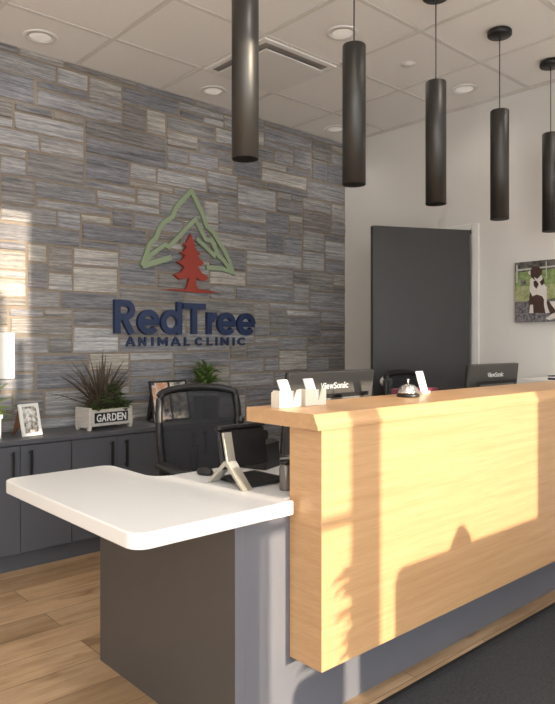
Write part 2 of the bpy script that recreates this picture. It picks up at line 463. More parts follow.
# lobby sofa and plant behind the camera, whose shade falls on the counter
so = empty('sofa', (2.032, -.9, 0), 'low olive grey two seat sofa facing the reception counter', 'sofa')
b = MB(); b.box(0, 1.02, .02, .72, .05, .34, SOFAM, .02); b.build('base', so)
b = MB(); b.box(.10, .92, .17, .70, .342, .45, SOFAM, .03); b.build('seat_cushion', so)
b = MB(); b.box(0, 1.02, 0, .155, .345, .82, SOFAM, .03); b.build('backrest', so)
for x in (0, .925):
    b = MB(); b.box(x, x+.095, .16, .72, .345, .58, SOFAM, .02); b.build('armrest', so)
for x in (.06, .96):
    for y in (.08, .66):
        b = MB(); b.cyl((x, y, 0), .02, .049, BLACK, 12); b.build('leg', so)
cu_ = MB(); cu_.prism([(.01, 0), (.19, 0), (.20, .02), (.195, .30), (.165, .37), (.115, .425), (.075, .42), (.03, .36), (.005, .30), (0, .02)], 'y', 0, .10, SOFAM, .025)
cu = tag(cu_.build('throw_cushion'), 'rounded cushion propped up on the sofa backrest', 'cushion'); cu.location = (2.303, -.735, .452)
pl = empty('potted_ficus', (1.818, -.72, 0), 'leafy plant in a square planter beside the sofa', 'plant')
b = MB(); b.box(-.11, .09, -.1, .1, 0, .5, SLATE, .01); b.build('planter', pl)
b = MB(); b.tube([(0, 0, .45), (.01, 0, .6), (-.01, .01, .8)], .012, SOIL); b.build('stem', pl)
b = MB()
rl = random.Random(3)
for k in range(90):
    z = rl.uniform(.5, .92); a = rl.uniform(0, 2*PI)
    b.leaf((0, 0, z-.05), (math.cos(a), math.sin(a), rl.uniform(-.1, .5)), rl.uniform(.07, .13), .045, .5, LEAFB)
b.build('foliage', pl)

# ------------------------------------------------------------------ ceiling fittings
dlt = [(1.515, 3.67, 'recessed round downlight above the left end of the stone wall'), (2.72, 3.67, 'recessed round downlight near the stone wall between first and second pendants'),
       (3.945, 3.67, 'recessed round downlight in the far corner where stone meets painted wall'), (2.745, 2.50, 'recessed round downlight seen just left of the second pendant cord'),
       (3.97, 2.50, 'recessed round downlight between the third and fourth pendants')]
for x, y, lab in dlt:
    e = empty('recessed_downlight', (x, y, CEIL), lab, 'ceiling light', group='recessed ceiling downlights')
    b = MB(); b.lathe([(.060, 0.004), (.060, -.004), (.088, -.004), (.092, 0.002), (.060, 0.0021)], (0, 0, 0), WHT, 36); b.build('trim_ring', e)
    b = MB(); b.lathe([(.001, -.001), (.045, -.0012), (.0595, .0015), (.0595, .002), (.001, .002)], (0, 0, 0), LITE, 36); b.build('diffuser', e)
e = empty('ceiling_sprinkler', (3.351, 2.507, CEIL), 'small round white sprinkler cover on a ceiling tile', 'sprinkler')
b = MB(); b.lathe([(.001, -.008), (.028, -.008), (.032, -.004), (.046, -.002), (.046, .002), (.001, .002)], (0, 0, 0), WHT, 28); b.build('cover_plate', e)
# square plaque air diffuser in one tile
x0, x1, y0, y1 = 1.8375+.608, 1.8375+2*.608, 4.035-2*.6117, 4.035-.6117
e = empty('air_diffuser', ((x0+x1)/2, (y0+y1)/2, CEIL), 'square white plaque air diffuser with dark slots in the ceiling', 'air diffuser')
h = .295
b = MB()
for (ax, bx, ay, by) in ((-h, h, h-.035, h), (-h, h, -h, -h+.035), (-h, -h+.035, -h+.035, h-.035), (h-.035, h, -h+.035, h-.035)):
    b.box(ax, bx, ay, by, -.010, .002, WHT, .003)
b.build('frame', e)
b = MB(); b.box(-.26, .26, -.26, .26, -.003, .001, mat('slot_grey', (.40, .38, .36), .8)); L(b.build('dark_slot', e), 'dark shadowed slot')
b = MB(); b.box(-.240, .245, -.240, .245, -.036, -.028, WHT, .004); b.build('plaque', e)
for sx in (-.15, .15):
    for sy in (-.15, .15):
        b = MB(); b.cyl((sx, sy, -.0279), .006, .0245, GREYPL, 8); b.build('hanger_pin', e)

# pendants
plab = ['long black cylinder pendant lamp nearest the camera, sunlit down one side', 'black cylinder pendant lamp hanging second from the left, above the first monitor',
        'black cylinder pendant lamp hanging third from the left, before the charcoal door', 'black cylinder pendant lamp fourth from the left, between door and dog picture', 'black cylinder pendant lamp cut by the right edge, above the dog picture']
def pendant():
    e = empty('pendant_lamp', (0, 0, 0), '', 'pendant lamp')
    b = MB(); b.lathe([(.0455, .0), (.050, .0), (.050, .596), (.047, .600), (.012, .600), (.012, .610), (.001, .610), (.001, .592), (.0455, .588), (.0455, .0)], (0, 0, 0), PEND, 48); b.build('shade', e)
    b = MB(); b.cyl((0, 0, .05), .0453, .01, LITE, 32); b.build('lamp_lens', e)
    b = MB(); b.cyl((0, 0, .6101), .0028, .40, BLKPL, 8); b.build('cord', e)
    b = MB(); b.cyl((0, 0, 1.0102), .065, .030, BLKPL, 36, .004); b.build('canopy', e)
    return e
PZ = 1.892
pbase = pendant(); pch = [c for c in pbase.children]
def set_pend(e, ch, x, lab):
    e.location = (x, 1.9, PZ); e['label'] = lab; e['group'] = 'row of cylinder pendants over the counter'
for i in range(5):
    if i == 0: e, ch = pbase, pch
    else:
        e = pbase.copy(); COL.objects.link(e)
        for c in pch: k = c.copy(); k.parent = e; COL.objects.link(k)
    set_pend(e, None, 1.555+i*.604, plab[i])

# ------------------------------------------------------------------ wall sign
sg = empty('clinic_sign', (2.69, WY-.03, 1.6), 'RedTree Animal Clinic sign with mountain outline and red tree on the stone wall', 'sign')
SO = Vector((2.69, WY-.03, 1.6))
def loc2(p): return (p[0]-SO.x, p[1]-SO.z)
def ribbon(lines, w, y0, y1, m, name):
    b = MB()
    for k, ln in enumerate(lines):
        ww = w[k] if isinstance(w, list) else w
        pts = [Vector(loc2(p)) for p in ln]; n = len(pts); Lp = []; Rp = []
        for i in range(n):
            t0 = (pts[i]-pts[i-1]).normalized() if i else (pts[1]-pts[0]).normalized()
            t1 = (pts[i+1]-pts[i]).normalized() if i < n-1 else t0
            t = (t0+t1); t = t.normalized() if t.length > .2 else t0
            nn = Vector((-t.y, t.x)); c = max(.5, nn.dot(Vector((-t0.y, t0.x))))
            Lp.append(pts[i]+nn*ww/2/c); Rp.append(pts[i]-nn*ww/2/c)
        for i in range(n-1):
            b.prism([tuple(Lp[i]), tuple(Lp[i+1]), tuple(Rp[i+1]), tuple(Rp[i])], 'y', y0-k*.0006, y1, m)
    return b.build(name, sg)
OUT = [(2.301, 1.722), (2.33, 1.794), (2.359, 1.873), (2.411, 1.923), (2.433, 1.983), (2.471, 2.032), (2.54, 2.08), (2.571, 2.15), (2.695, 2.282), (2.73, 2.235), (2.796, 2.129), (2.829, 2.048), (2.888, 2.014), (2.931, 1.956), (2.992, 1.886), (3.036, 1.812), (3.072, 1.730), (2.966, 1.754), (2.829, 1.752)]
INN = [(2.311, 1.735), (2.369, 1.805), (2.479, 1.881), (2.509, 1.868), (2.578, 1.933), (2.649, 2.007), (2.73, 2.085), (2.779, 2.017), (2.821, 1.952), (2.871, 1.95), (2.914, 1.885), (2.934, 1.846), (2.983, 1.815), (3.060, 1.734)]
ribbon([OUT, INN, [(2.301, 1.722), (2.374, 1.746), (2.530, 1.797)], [(2.738, 1.95), (2.812, 1.903), (2.897, 1.842), (2.914, 1.883)]], [.032, .030, .038, .028], -.016, .002, SAGE, 'mountain_outline')
TREE = [(2.685, 1.978), (2.714, 1.921), (2.706, 1.917), (2.735, 1.893), (2.714, 1.887), (2.746, 1.856), (2.771, 1.838), (2.743, 1.829), (2.763, 1.804), (2.799, 1.78), (2.776, 1.758), (2.746, 1.753), (2.779, 1.71), (2.842, 1.677), (2.804, 1.651), (2.763, 1.655), (2.73, 1.673), (2.735, 1.613), (2.754, 1.59), (2.846, 1.584), (2.957, 1.573), (2.746, 1.563), (2.649, 1.568), (2.445, 1.571), (2.509, 1.578), (2.641, 1.584), (2.657, 1.602), (2.673, 1.663), (2.641, 1.661), (2.594, 1.649), (2.547, 1.681), (2.61, 1.705), (2.633, 1.74), (2.61, 1.752), (2.571, 1.772), (2.61, 1.785), (2.637, 1.82), (2.594, 1.84), (2.626, 1.848), (2.654, 1.884), (2.627, 1.892), (2.654, 1.915)]
b = MB(); b.prism([loc2(p) for p in TREE], 'y', -.024, .0, REDM); b.build('tree_emblem', sg)
def arc(cx, cy, rx, ry, a0, a1, n=18): return [(cx+rx*math.cos(R(a0+(a1-a0)*k/n)), cy+ry*math.sin(R(a0+(a1-a0)*k/n))) for k in range(n+1)]
def glyph(ch, w, h, t):
    q = t/2; m = h/2
    if ch == 'R': return [[(q, 0), (q, h)], [(q, h-q), (w*.52, h-q)]+arc(w*.55, h*.70, w*.45-q, h*.30-q, 90, -90, 12)+[(q, h*.40+q)], [(w*.50, h*.42), (w-q*1.1, 0)]]
    if ch == 'e': return [arc(w/2, m, w/2-q, m-q, 2, 322, 26), [(q, m), (w-q*.4, m)]]
    if ch == 'd': return [arc(w/2, w*.5, w/2-q, w*.5-q, 0, 360, 28), [(w-q, 0), (w-q, h)]]
    if ch == 'T': return [[(0, h-q), (w, h-q)], [(w/2, 0), (w/2, h-q)]]
    if ch == 'r': return [[(q, 0), (q, h)], arc(w*.98, h*.48, w-q*2, h*.52-q, 165, 88, 8)]
    if ch == 'A': return [[(q, 0), (w/2, h)], [(w-q, 0), (w/2, h)], [(w*.22, h*.3), (w*.78, h*.3)]]
    if ch == 'N': return [[(q, 0), (q, h)], [(w-q, 0), (w-q, h)], [(q, h-q), (w-q, q)]]
    if ch == 'I': return [[(w/2, 0), (w/2, h)]]
    if ch == 'M': return [[(q, 0), (q, h)], [(w-q, 0), (w-q, h)], [(q, h-q), (w/2, h*.3), (w-q, h-q)]]
    if ch == 'L': return [[(q, 0), (q, h)], [(q, q), (w, q)]]
    if ch == 'C': return [arc(w/2+q*.3, m, w/2-q, m-q, 45, 315, 18)]
def letter(ch, x0, x1, z0, z1, t, d, y):
    ls = [[(x0+px, z0+pz) for px, pz in ln] for ln in glyph(ch, x1-x0, z1-z0, t)]
    ribbon(ls, t, y, .002, NAVY, 'letter')
RT = [('R', 2.094, 2.242, 1.27, 1.490), ('e', 2.262, 2.432, 1.264, 1.432), ('d', 2.442, 2.612, 1.266, 1.492), ('T', 2.622, 2.815, 1.27, 1.488), ('r', 2.828, 2.915, 1.27, 1.428), ('e', 2.922, 3.092, 1.264, 1.432), ('e', 3.108, 3.282, 1.264, 1.432)]
for c, a, d, z0, z1 in RT: letter(c, a, d, z0, z1, .041, .03, -.026)
AC = [('A', 2.182, 2.255), ('N', 2.28, 2.335), ('I', 2.379, 2.393), ('M', 2.429, 2.505), ('A', 2.532, 2.612), ('L', 2.642, 2.686), ('C', 2.735, 2.801), ('L', 2.839, 2.884), ('I', 2.917, 2.932), ('N', 2.966, 3.036), ('I', 3.077, 3.092), ('C', 3.122, 3.202)]
for c, a, d in AC: letter(c, a, d, 1.188, 1.248, .013, .012, -.012)
sg.scale = (.991, 1, .991); sg.location = (2.69*.991, WY-.026, 1.22+(1.6-1.22)*.991)

# white panel on the stone wall at the left edge
b = MB(); b.box(-.12, .12, -.014, .014, -.131, .131, WHT, .003)
o = tag(b.build('wall_panel'), 'plain white panel mounted on the stone wall at the left edge', 'panel'); o.location = (1.317, WY-.044, 1.137)

# ------------------------------------------------------------------ credenza
CF, CB, CT = 3.50, 3.865, .70
clabs = ['slate grey double door cabinet partly out of frame on the left', 'slate grey double door cabinet below the white photo frame and the planter', 'slate grey double door cabinet between the planter and the office chair', 'slate grey double door cabinet seen through the mesh chair back']
x_edges = [.4875, 1.055, 1.6225, 2.190, 2.7575]
x_edges = [.486, 1.0545, 1.623, 2.1895, 2.757]
for k in range(4):
    x0, x1 = x_edges[k]+.001, x_edges[k+1]-.001
    e = empty('cabinet', (x0, CF, 0), clabs[k], 'cabinet', group='low cabinets along the stone wall')
    w = x1-x0
    b = MB(); b.box(0, w, .022, CB-CF, .10, .674, SLATE, .001); b.build('body', e)
    b = MB(); b.box(0, w, .06, .075, 0, .0995, SLATE); b.build('toe_kick', e)
    for s in (0, 1):
        dx0, dx1 = (.0015, w/2-.0015) if s == 0 else (w/2+.0015, w-.0015)
        b = MB(); b.box(dx0, dx1, 0, .020, .105, .670, SLATE, .0015); d = b.build('door', e)
        hx = w/2+(.047 if s else -.047)
        b = MB(); b.box(hx-.007, hx+.007, -.032, -.020, .485, .645, BLACK, .002)
        for hz in (.50, .63): b.box(hx-.004, hx+.004, -.021, -.0002, hz-.005, hz+.005, BLACK)
        b.build('handle', d)
b = MB(); b.box(.486, 2.770, CF-.012, CB+.006, .675, CT, SLATE, .002)
tag(b.build('cabinet_worktop'), 'long slate grey worktop over the low cabinets by the stone wall', 'worktop')

# white photo frame
def picture_frame(name, w, h, fw, fm, pics, loc, rz, lean, label, cat, easel=BLKPL, split=False):
    e = empty(name, loc, label, cat, rz)
    M = Matrix.Rotation(-lean, 4, 'X')
    b = MB()
    b.box(-w/2, w/2, 0, .016, 0, fw, fm, .002, M); b.box(-w/2, w/2, 0, .016, h-fw, h, fm, .002, M)
    b.box(-w/2, -w/2+fw, 0, .016, fw, h-fw, fm, .002, M); b.box(w/2-fw, w/2, 0, .016, fw, h-fw, fm, .002, M)
    if split: b.box(-fw*.6, fw*.6, 0, .016, fw, h-fw, fm, .002, M)
    b.build('frame', e)
    n = len(pics)
    for k, pm in enumerate(pics):
        iw = (w-2*fw)/n
        g = fw*.6 if split else 0
        b = MB(); b.box(-w/2+fw+k*iw+(g if k else 0), -w/2+fw+(k+1)*iw-(g if (k < n-1) else 0), .004, .007, fw, h-fw, pm, 0, M); b.build('photo', e)
    b = MB(); t = math.sin(lean)*h
    b.prism([(.017, .004), (t+.012, h*.95), (t+.075, .001), (t+.065, .001), (t*.5+.03, h*.3)], 'x', -w*.42, -w*.36, easel); b.build('easel_leg', e); b = MB()
    b.prism([(.017, .004), (t+.012, h*.95), (t+.075, .001), (t+.065, .001), (t*.5+.03, h*.3)], 'x', w*.30, w*.36, easel); b.build('easel_leg', e)
    return e
SK = blotch_mat('sketch_photo', [(.35, (.14, .12, .11)), (.47, (.45, .42, .38)), (.6, (.8, .8, .78))], 38, (1, 1, 1))
PH1 = blotch_mat('warm_pet_photo', [(.36, (.05, .05, .16)), (.45, (.75, .68, .62)), (.52, (.55, .24, .12)), (.60, (.80, .62, .48)), (.68, (.85, .82, .8))], 13, (1, 1, .6))
PH2 = blotch_mat('pale_pet_photo', [(.36, (.10, .10, .10)), (.5, (.45, .42, .38)), (.6, (.78, .75, .65))], 22, (1, 1, 1))
BRN = mat('brown_easel', (.14, .06, .03), .6)
picture_frame('photo_frame', .122, .178, .016, WHT, [SK], (1.448, 3.60, CT+.003), R(14), R(14), 'white framed sketch photo leaning on the cabinet top, left of the planter', 'photo frame', BRN)
picture_frame('double_photo_frame', .285, .268, .013, BLKPL, [PH1, PH2], (2.395, 3.66, CT+.003), R(0), R(14), 'black double photo frame with pet pictures behind the office chair', 'photo frame', split=True)

# planter box with writing
def planter():
    e = empty('planter_box', (1.905, 3.665, CT), 'whitewashed wooden planter box with a lettered black plate, spiky plant and succulents', 'planter', R(6))
    w, d = .29, .14
    b = MB(); b.box(-w/2+.01, w/2-.01, -d/2, -d/2+.012, .022, .118, WASHW, .002); b.box(-w/2+.01, w/2-.01, d/2-.012, d/2, .022, .118, WASHW, .002)
    b.box(-w/2+.01, w/2-.01, -d/2+.012, d/2-.012, .022, .032, WASHW); b.build('box', e)
    for s in (-1, 1):
        b = MB(); x = s*(w/2-.004); b.box(x-.009, x+.009, -d/2-.006, d/2+.006, .012, .132, WASHW, .003)
        for yy in (-d/2, d/2-.02): b.box(x-.009, x+.009, yy, yy+.02, .0, .0118, WASHW)
        b.build('end_board', e)
    b = MB(); b.box(-.112, .118, -d/2-.005, -d/2-.0005, .040, .100, BLKPL, .001); pn = b.build('name_plate', e)
    xs = [-.100, -.066, -.030, .004, .040, .073]
    for ch, x in zip('GARDEN', xs): text_mesh(ch, (x, x+.031), (.048, .092), .002, LOGOW, .02, 'letter', pn, y=-d/2-.0052)
    b = MB(); b.box(-w/2+.016, w/2-.016, -d/2+.013, d/2-.013, .033, .108, SOIL); b.build('soil', e)
    r = random.Random(11); b = MB()
    for k in range(64):
        a = r.uniform(0, 2*PI); el = r.uniform(.5, 2.6)
        dx = math.cos(a); dy = math.sin(a)*.45
        ln = r.uniform(.20, .36)
        b.leaf((-.03+r.uniform(-.03, .03), r.uniform(-.02, .02), .105), (dx, dy, el), ln, .014, r.uniform(.3, 1.3), LEAFD, 8, fold=.25)
    for (dx, el, ln) in ((-.95, .95, .34), (-.75, 1.35, .36), (-1.2, .6, .27), (-1.1, .35, .24), (.12, 3., .37), (.25, 2.6, .34), (-.05, 3, .30), (.8, 1.2, .31), (.7, 1.6, .30), (.95, .9, .26), (-.4, 2., .33)):
        b.leaf((-.03, 0, .11), (dx, -.05, el), ln, .013, .35, LEAFD, 8, fold=.25)
    b.build('spiky_plant', e)
    b = MB()
    for k in range(300):
        x = r.uniform(-.10, .135); z = .11+max(0, (1-abs(x-.02)/.13))*r.uniform(0, .17); a = r.uniform(0, 2*PI)
        y = r.uniform(-.06, .05)
        b.leaf((x, y, z), (math.cos(a), math.sin(a)-.5, r.uniform(-.1, .7)), r.uniform(.034, .055), .032, .5, LEAFG if r.random() < .75 else LEAFD, 4)
    for k in range(26):
        x = r.uniform(-.12, .13); a = r.uniform(0, 2*PI)
        b.leaf((x, -.05, .112), (math.cos(a), -.6, .5), .035, .012, .6, LEAFY if k % 2 else LEAFG, 4)
    b.build('succulent_foliage', e)
planter()

def potted(loc, label, pm, leafs, name, pot, spread, n, zr, lw, ll, seed, dirs=None):
    e = empty(name, loc, label, 'plant'); b = MB()
    w, h = pot
    b.prism([(-w/2+.008, -w/2+.008), (w/2-.008, -w/2+.008), (w/2-.008, w/2-.008), (-w/2+.008, w/2-.008)], 'z', 0, h-.012, pm, .003)
    b.box(-w/2, w/2, -w/2, w/2, h-.022, h, pm, .003); b.build('pot', e)
    b = MB(); b.box(-w/2+.01, w/2-.01, -w/2+.01, w/2-.01, h+.0005, h+.004, SOIL); b.build('soil', e)
    b = MB(); b.tube([(0, 0, h), (.004, 0, h+(zr[0]-h)*.6), (0, 0, zr[1]-.03)], .005, LEAFG, 6); b.build('stem', e)
    r = random.Random(seed); b = MB()
    for k in range(n):
        a = r.uniform(0, 2*PI)
        b.leaf((r.uniform(-1, 1)*spread*.3, r.uniform(-1, 1)*spread*.3, r.uniform(*zr)), (math.cos(a), math.sin(a)*.8, r.uniform(.0, 1.3)), r.uniform(*ll), lw, r.uniform(.4, 1.), r.choice(leafs), 6)
    if dirs:
        for (bz, d, ln) in dirs: b.leaf((0, 0, bz), d, ln, lw*1.1, .35, leafs[0], 6)
    b.build('foliage', e); return e
potted((2.69, 3.71, CT), 'small bushy green plant in a black pot behind the office chair', BLKPL, [LEAFB, LEAFG, LEAFG], 'potted_plant', (.125, .14), .10, 130, (.20, .33), .024, (.07, .13), 5)
potted((1.225, 3.66, CT), 'bright broad leaved plant whose leaf tips enter at the left edge', WHT, [LEAFY, LEAFB], 'leafy_plant', (.12, .13), .05, 22, (.13, .20), .030, (.07, .12), 9,
       dirs=[(.17, (1, .0, .45), .155), (.15, (1, .05, .18), .155), (.13, (1, -.05, .05), .13), (.20, (.8, .1, .8), .15), (.11, (1, 0, -.15), .10)])

# ------------------------------------------------------------------ reception counter
XL, YF = 1.416, 1.373
XR = 3.86
PY = 1.513
rc = empty('reception_counter', (XL, YF, 0), 'oak veneered reception counter front with thick sloping oak ledge', 'counter')
b = MB(); b.box(0, XR-XL, 0, .139, .237, .956, OAKP, .001, seg=1); b.build('front_panel', rc)
b = MB(); b.prism([(-.006, .957), (-.004, .968), (.004, .981), (.013, 1.0015), (.016, 1.003), (.322, 1.003), (.324, 1.0), (.324, .957)], 'x', -.021, XR-XL, OAK, .0); b.build('countertop_ledge', rc)
b = MB(); b.box(.3, XR-XL, .1391, .20, .735, .76, BLACK); L(b.build('support_rail', rc), 'dark support rail')
for x in (.4, 1.2, 2.0):
    b = MB(); b.box(x, x+.03, .1425, .32, .76, .9565, BLACK); b.build('bracket', rc)
# base
db = empty('desk_pedestal', (1.2, PY, 0), 'dark grey desk pedestal and plinth under the white worktop', 'desk base')
b = MB(); b.box(0, .035, 0, .829, 0, .687, PEDM, .001, seg=1); b.build('end_panel', db)
b = MB(); b.box(.0355, XR-1.2, 0, .030, 0, .687, PLINTH, .001, seg=1); L(b.build('front_plinth', db), 'light slate grey plinth')
b = MB(); b.box(.0002, .035, -.0012, -.0002, 0, .687, PLINTH); b.build('edge_strip', db)
b = MB(); b.box(.9, XR-1.2, .25, .54, 0, .687, PEDM); b.build('drawer_unit', db)
# white worktop
def rounded(pts, rads, n=8):
    out = []
    for i, p in enumerate(pts):
        p = Vector(p); a = Vector(pts[i-1]); c = Vector(pts[(i+1) % len(pts)]); r = rads[i]
        if r <= 0: out.append(tuple(p)); continue
        u = (a-p).normalized(); v = (c-p).normalized(); ang = u.angle(v); t = r/math.tan(ang/2)
        ctr = p+(u+v).normalized()*(r/math.sin(ang/2)); s = p+u*t; e = p+v*t
        a0 = math.atan2(s.y-ctr.y, s.x-ctr.x); a1 = math.atan2(e.y-ctr.y, e.x-ctr.x)
        dlt = (a1-a0+PI) % (2*PI)-PI
        for k in range(n+1): out.append((ctr.x+r*math.cos(a0+dlt*k/n), ctr.y+r*math.sin(a0+dlt*k/n)))
    return out
WT = rounded([(.852, 1.478), (1.399, 1.478), (1.399, 1.515), (XR, 1.515), (XR, 2.06), (1.27, 2.06), (1.27, 2.40), (.852, 2.40)], [.05, 0, 0, 0, 0, .07, .05, .05])
b = MB(); b.prism(WT, 'z', .688, .732, QUARTZ, .004); tag(b.build('desk_worktop'), 'white quartz desk worktop with rounded corners, left of the oak counter', 'worktop')
DZ = .733

# ------------------------------------------------------------------ monitors
def monitor(loc, w, label, rz=0.):
    e = empty('computer_monitor', loc, label, 'monitor', rz, 'black computer monitors behind the counter')
    T = Matrix.Translation((0, 0, .025)) @ Matrix.Rotation(R(6), 4, 'X')
    b = MB(); b.box(-w/2, w/2, 0, .018, 0, .335, DKPL, .004, T); b.box(-w/2, w/2, .0185, .030, 0, .335, BLKPL, .003, T)
    b.box(-w*.36, w*.36, -.018, -.0001, .03, .235, DKPL, .006, T); h = b.build('housing', e)
    b = MB(); b.box(-w/2+.008, w/2-.008, .0302, .031, .01, .327, mat('dark_screen', (.01, .01, .012), .1), 0, T); b.build('screen', e)
    b = MB(); b.box(-w*.40, w*.40, -.0235, -.0182, .228, .246, BLKPL, .002, T); b.build('vent_bar', e)
    b = MB(); b.box(-w*.34, w*.34, -.0215, -.0182, .05, .226, GREYPL, .002, T); L(b.build('lower_cover', e), 'lighter grey lower cover')
    chars = 'ViewSonic'; wd = [1, .45, .9, 1.2, .95, .95, .95, .45, .85]; hi = [1, 1, .72, .72, 1, .72, .72, 1, .72]
    tot = sum(wd)+.12*8; X = -.078; sc = .17/tot
    lg = bpy.data.objects.new('brand_lettering', None)
    b0 = []
    for c, a, hh in zip(chars, wd, hi):
        o = text_mesh(c, (X, X+a*sc), (.262, .262+.026*hh), .0015, LOGOW, .006, 'letter', h, y=-.0002); X += (a+.12)*sc
        o.data.transform(T); b0.append(o)
    bpy.data.objects.remove(lg)
    b = MB(); b.box(-.025, .025, -.046, -.0245, .012, .22, BLKPL, .004); b.build('stand_column', e)
    b = MB(); b.box(-.12, .12, -.10, .10, 0, .011, BLKPL, .004); b.build('stand_base', e)
    return e
monitor((2.075, 1.97, DZ), .52, 'black monitor showing its back behind the counter, between card holders and bell')
monitor((3.425, 1.99, DZ), .52, 'black monitor showing its back in front of the painted wall, right of the bell')

# ------------------------------------------------------------------ office chairs
def office_chair(loc, rz, label, zt=.98):
    e = empty('office_chair', loc, label, 'office chair', rz)
    # local: back panel faces -Y, seat toward -Y
    w, z0, z1 = .212, .54, zt
    pts = []
    prof = [(-w*.80, z0), (-w*.93, z0+.12), (-w, z0+.28), (-w*.97, z1-.05), (-w*.84, z1-.005), (0, z1+.012), (w*.84, z1-.005), (w*.97, z1-.05), (w, z0+.28), (w*.93, z0+.12), (w*.80, z0), (0, z0-.025)]
    def yb(x, z): return .03-.10*(1-(x/w)**2)*0+(z-z0)*.06+.05*(1-(abs(x)/w)**2)
    # smooth closed outline
    def cr(p0, p1, p2, p3, t): return tuple(.5*((2*p1[i])+(-p0[i]+p2[i])*t+(2*p0[i]-5*p1[i]+4*p2[i]-p3[i])*t*t+(-p0[i]+3*p1[i]-3*p2[i]+p3[i])*t**3) for i in (0, 1))
    n = len(prof); sm = [cr(prof[i-1], prof[i], prof[(i+1) % n], prof[(i+2) % n], t/4) for i in range(n) for t in range(4)]
    b = MB(); b.tube([(x, yb(x, z), z) for x, z in sm], .019, BLKPL, 8, closed=True); b.build('back_frame', e)
    b = MB(); bm = b.bm; rows = []
    for (x, z) in sm[:0]: pass
    N = 14
    def halfw(z):
        c = [abs(x) for i, (x, zz) in enumerate(sm) for (x2, z2) in [sm[(i+1) % len(sm)]] if (zz-z)*(z2-z) <= 0 and abs(x) > .02]
        return max(c) if c else w*.8
    for j in range(N+1):
        z = z0-.005+(z1-z0+.01)*j/N; hw = halfw(min(max(z, z0+.01), z1-.012))-.004
        rows.append([bm.verts.new((hw*(i/5-1), yb(hw*(i/5-1), z), z)) for i in range(11)])
    for a, c in zip(rows, rows[1:]):
        for i in range(10):
            f = bm.faces.new((a[i], a[i+1], c[i+1], c[i])); f.smooth = True
    b.mi(MESHFAB); o = b.build('back_mesh', e)
    md = o.modifiers.new('thick', 'SOLIDIFY'); md.thickness = .0012
    b = MB(); b.box(-.225, .225, -.50, -.03, .43, .495, BLKPL, .025); b.build('seat', e)
    b = MB(); b.tube([(0, -.2, .42), (0, 0, .42), (0, .10, .47), (0, .115, .60), (0, .11, .70)], .022, BLKPL, 8); b.build('back_support', e)
    for s in (-1, 1):
        b = MB(); x = s*.262
        b.tube([(s*.20, -.24, .425), (x, -.24, .43), (x, -.25, .56), (x, -.22, .652)], .014, BLKPL, 8); b.box(x-.04, x+.04, -.36, -.11, .655, .680, BLKPL, .011)
        b.build('armrest', e)
    b = MB(); b.cyl((0, -.22, .11), .028, .318, BLKPL, 16); b.build('gas_column', e)
    b = MB()
    for k in range(5):
        a = 2*PI*k/5+.3; b.tube([(0, -.22, .115), (.28*math.cos(a), -.22+.28*math.sin(a), .075)], [.028, .016], BLKPL, 8)
    b.build('star_base', e)
    for k in range(5):
        a = 2*PI*k/5+.3; b = MB(); b.cyl((.28*math.cos(a)-.012, -.22+.28*math.sin(a), .029), .028, .024, BLKPL, 14, axis='x'); b.build('caster', e)
    return e
office_chair((1.888, 2.62, 0), R(-10), 'black mesh back office chair between the white desk and grey cabinets')
office_chair((3.59, 2.66, 0), R(4), 'black office chair whose rounded back shows behind the service bell', 1.0)

# ------------------------------------------------------------------ desk phone and small things
e = empty('desk_phone', (1.362, 1.772, DZ), 'black desk phone terminal on a champagne metal angled stand, seen from behind', 'desk phone')
T = Matrix.Translation((0, .004, .055)) @ Matrix.Rotation(R(-13), 4, 'X')
b = MB(); b.box(.002, .205, .004, .020, .0, .132, BLKPL, .004, T); b.box(-.004, .205, -.006, .022, .1325, .148, BLKPL, .004, T); b.build('screen_housing', e)
b = MB(); b.box(.010, .197, .0202, .021, .01, .125, mat('dark_screen', (.01, .01, .012), .1), 0, T); b.build('display', e)
b = MB(); b.prism([(-.004, .078), (.006, .078), (.031, .176), (.021, .178)], 'x', .004, .040, CHAMP, .0015, Matrix.Translation((0, -.006, 0))); L(b.build('stand_upright', e), 'champagne metal upright')
b = MB(); b.prism([(-.100, 0), (-.086, 0), (-.002, .070), (-.004, .084), (-.012, .082)], 'x', 0, .040, CHAMP, .0015); L(b.build('stand_leg', e), 'champagne metal leg')
b = MB(); b.prism([(.100, 0), (.086, 0), (-.001, .070), (-.001, .084), (.008, .082)], 'x', 0, .040, CHAMP, .0015); L(b.build('stand_leg', e), 'champagne metal leg')
b = MB(); b.box(.045, .215, -.085, .10, .002, .014, BLKPL, .004); b.build('base_plate', e)
b = MB(); b.lathe([(.001, -.014), (.009, -.012), (.014, 0), (.009, .012), (.001, .014)], (.105, .045, .212), BLKPL, 16); b.build('camera_knob', e)
e = empty('phone_handset', (1.675, 1.985, DZ), 'black telephone with its handset, tilted behind the metal phone stand', 'telephone', R(20))
b = MB(); b.prism([(-.08, 0), (.08, 0), (.07, .03), (-.05, .105), (-.075, .095)], 'x', -.06, .06, BLKPL, .005); b.build('cradle', e)
b = MB(); b.tube([(-.03, .075, .052), (-.03, .06, .068), (-.03, .01, .100), (-.03, -.04, .128), (-.03, -.06, .128)], [.024, .018, .016, .018, .026], BLKPL, 10, .8); b.build('receiver', e)
b = MB(); b.tube([(0, 0, 0), (.03, -.05, 0), (.0, -.10, 0), (-.08, -.13, 0), (-.13, -.11, 0)], .0028, BLKPL, 6)
o = tag(b.build('phone_cable'), 'thin black cable lying on the desk beside the phone', 'cable'); o.location = (1.72, 1.82, DZ+.003)
e = empty('glass_jar', (1.482, 1.600, DZ), 'small smoked glass jar against the oak counter end', 'jar')
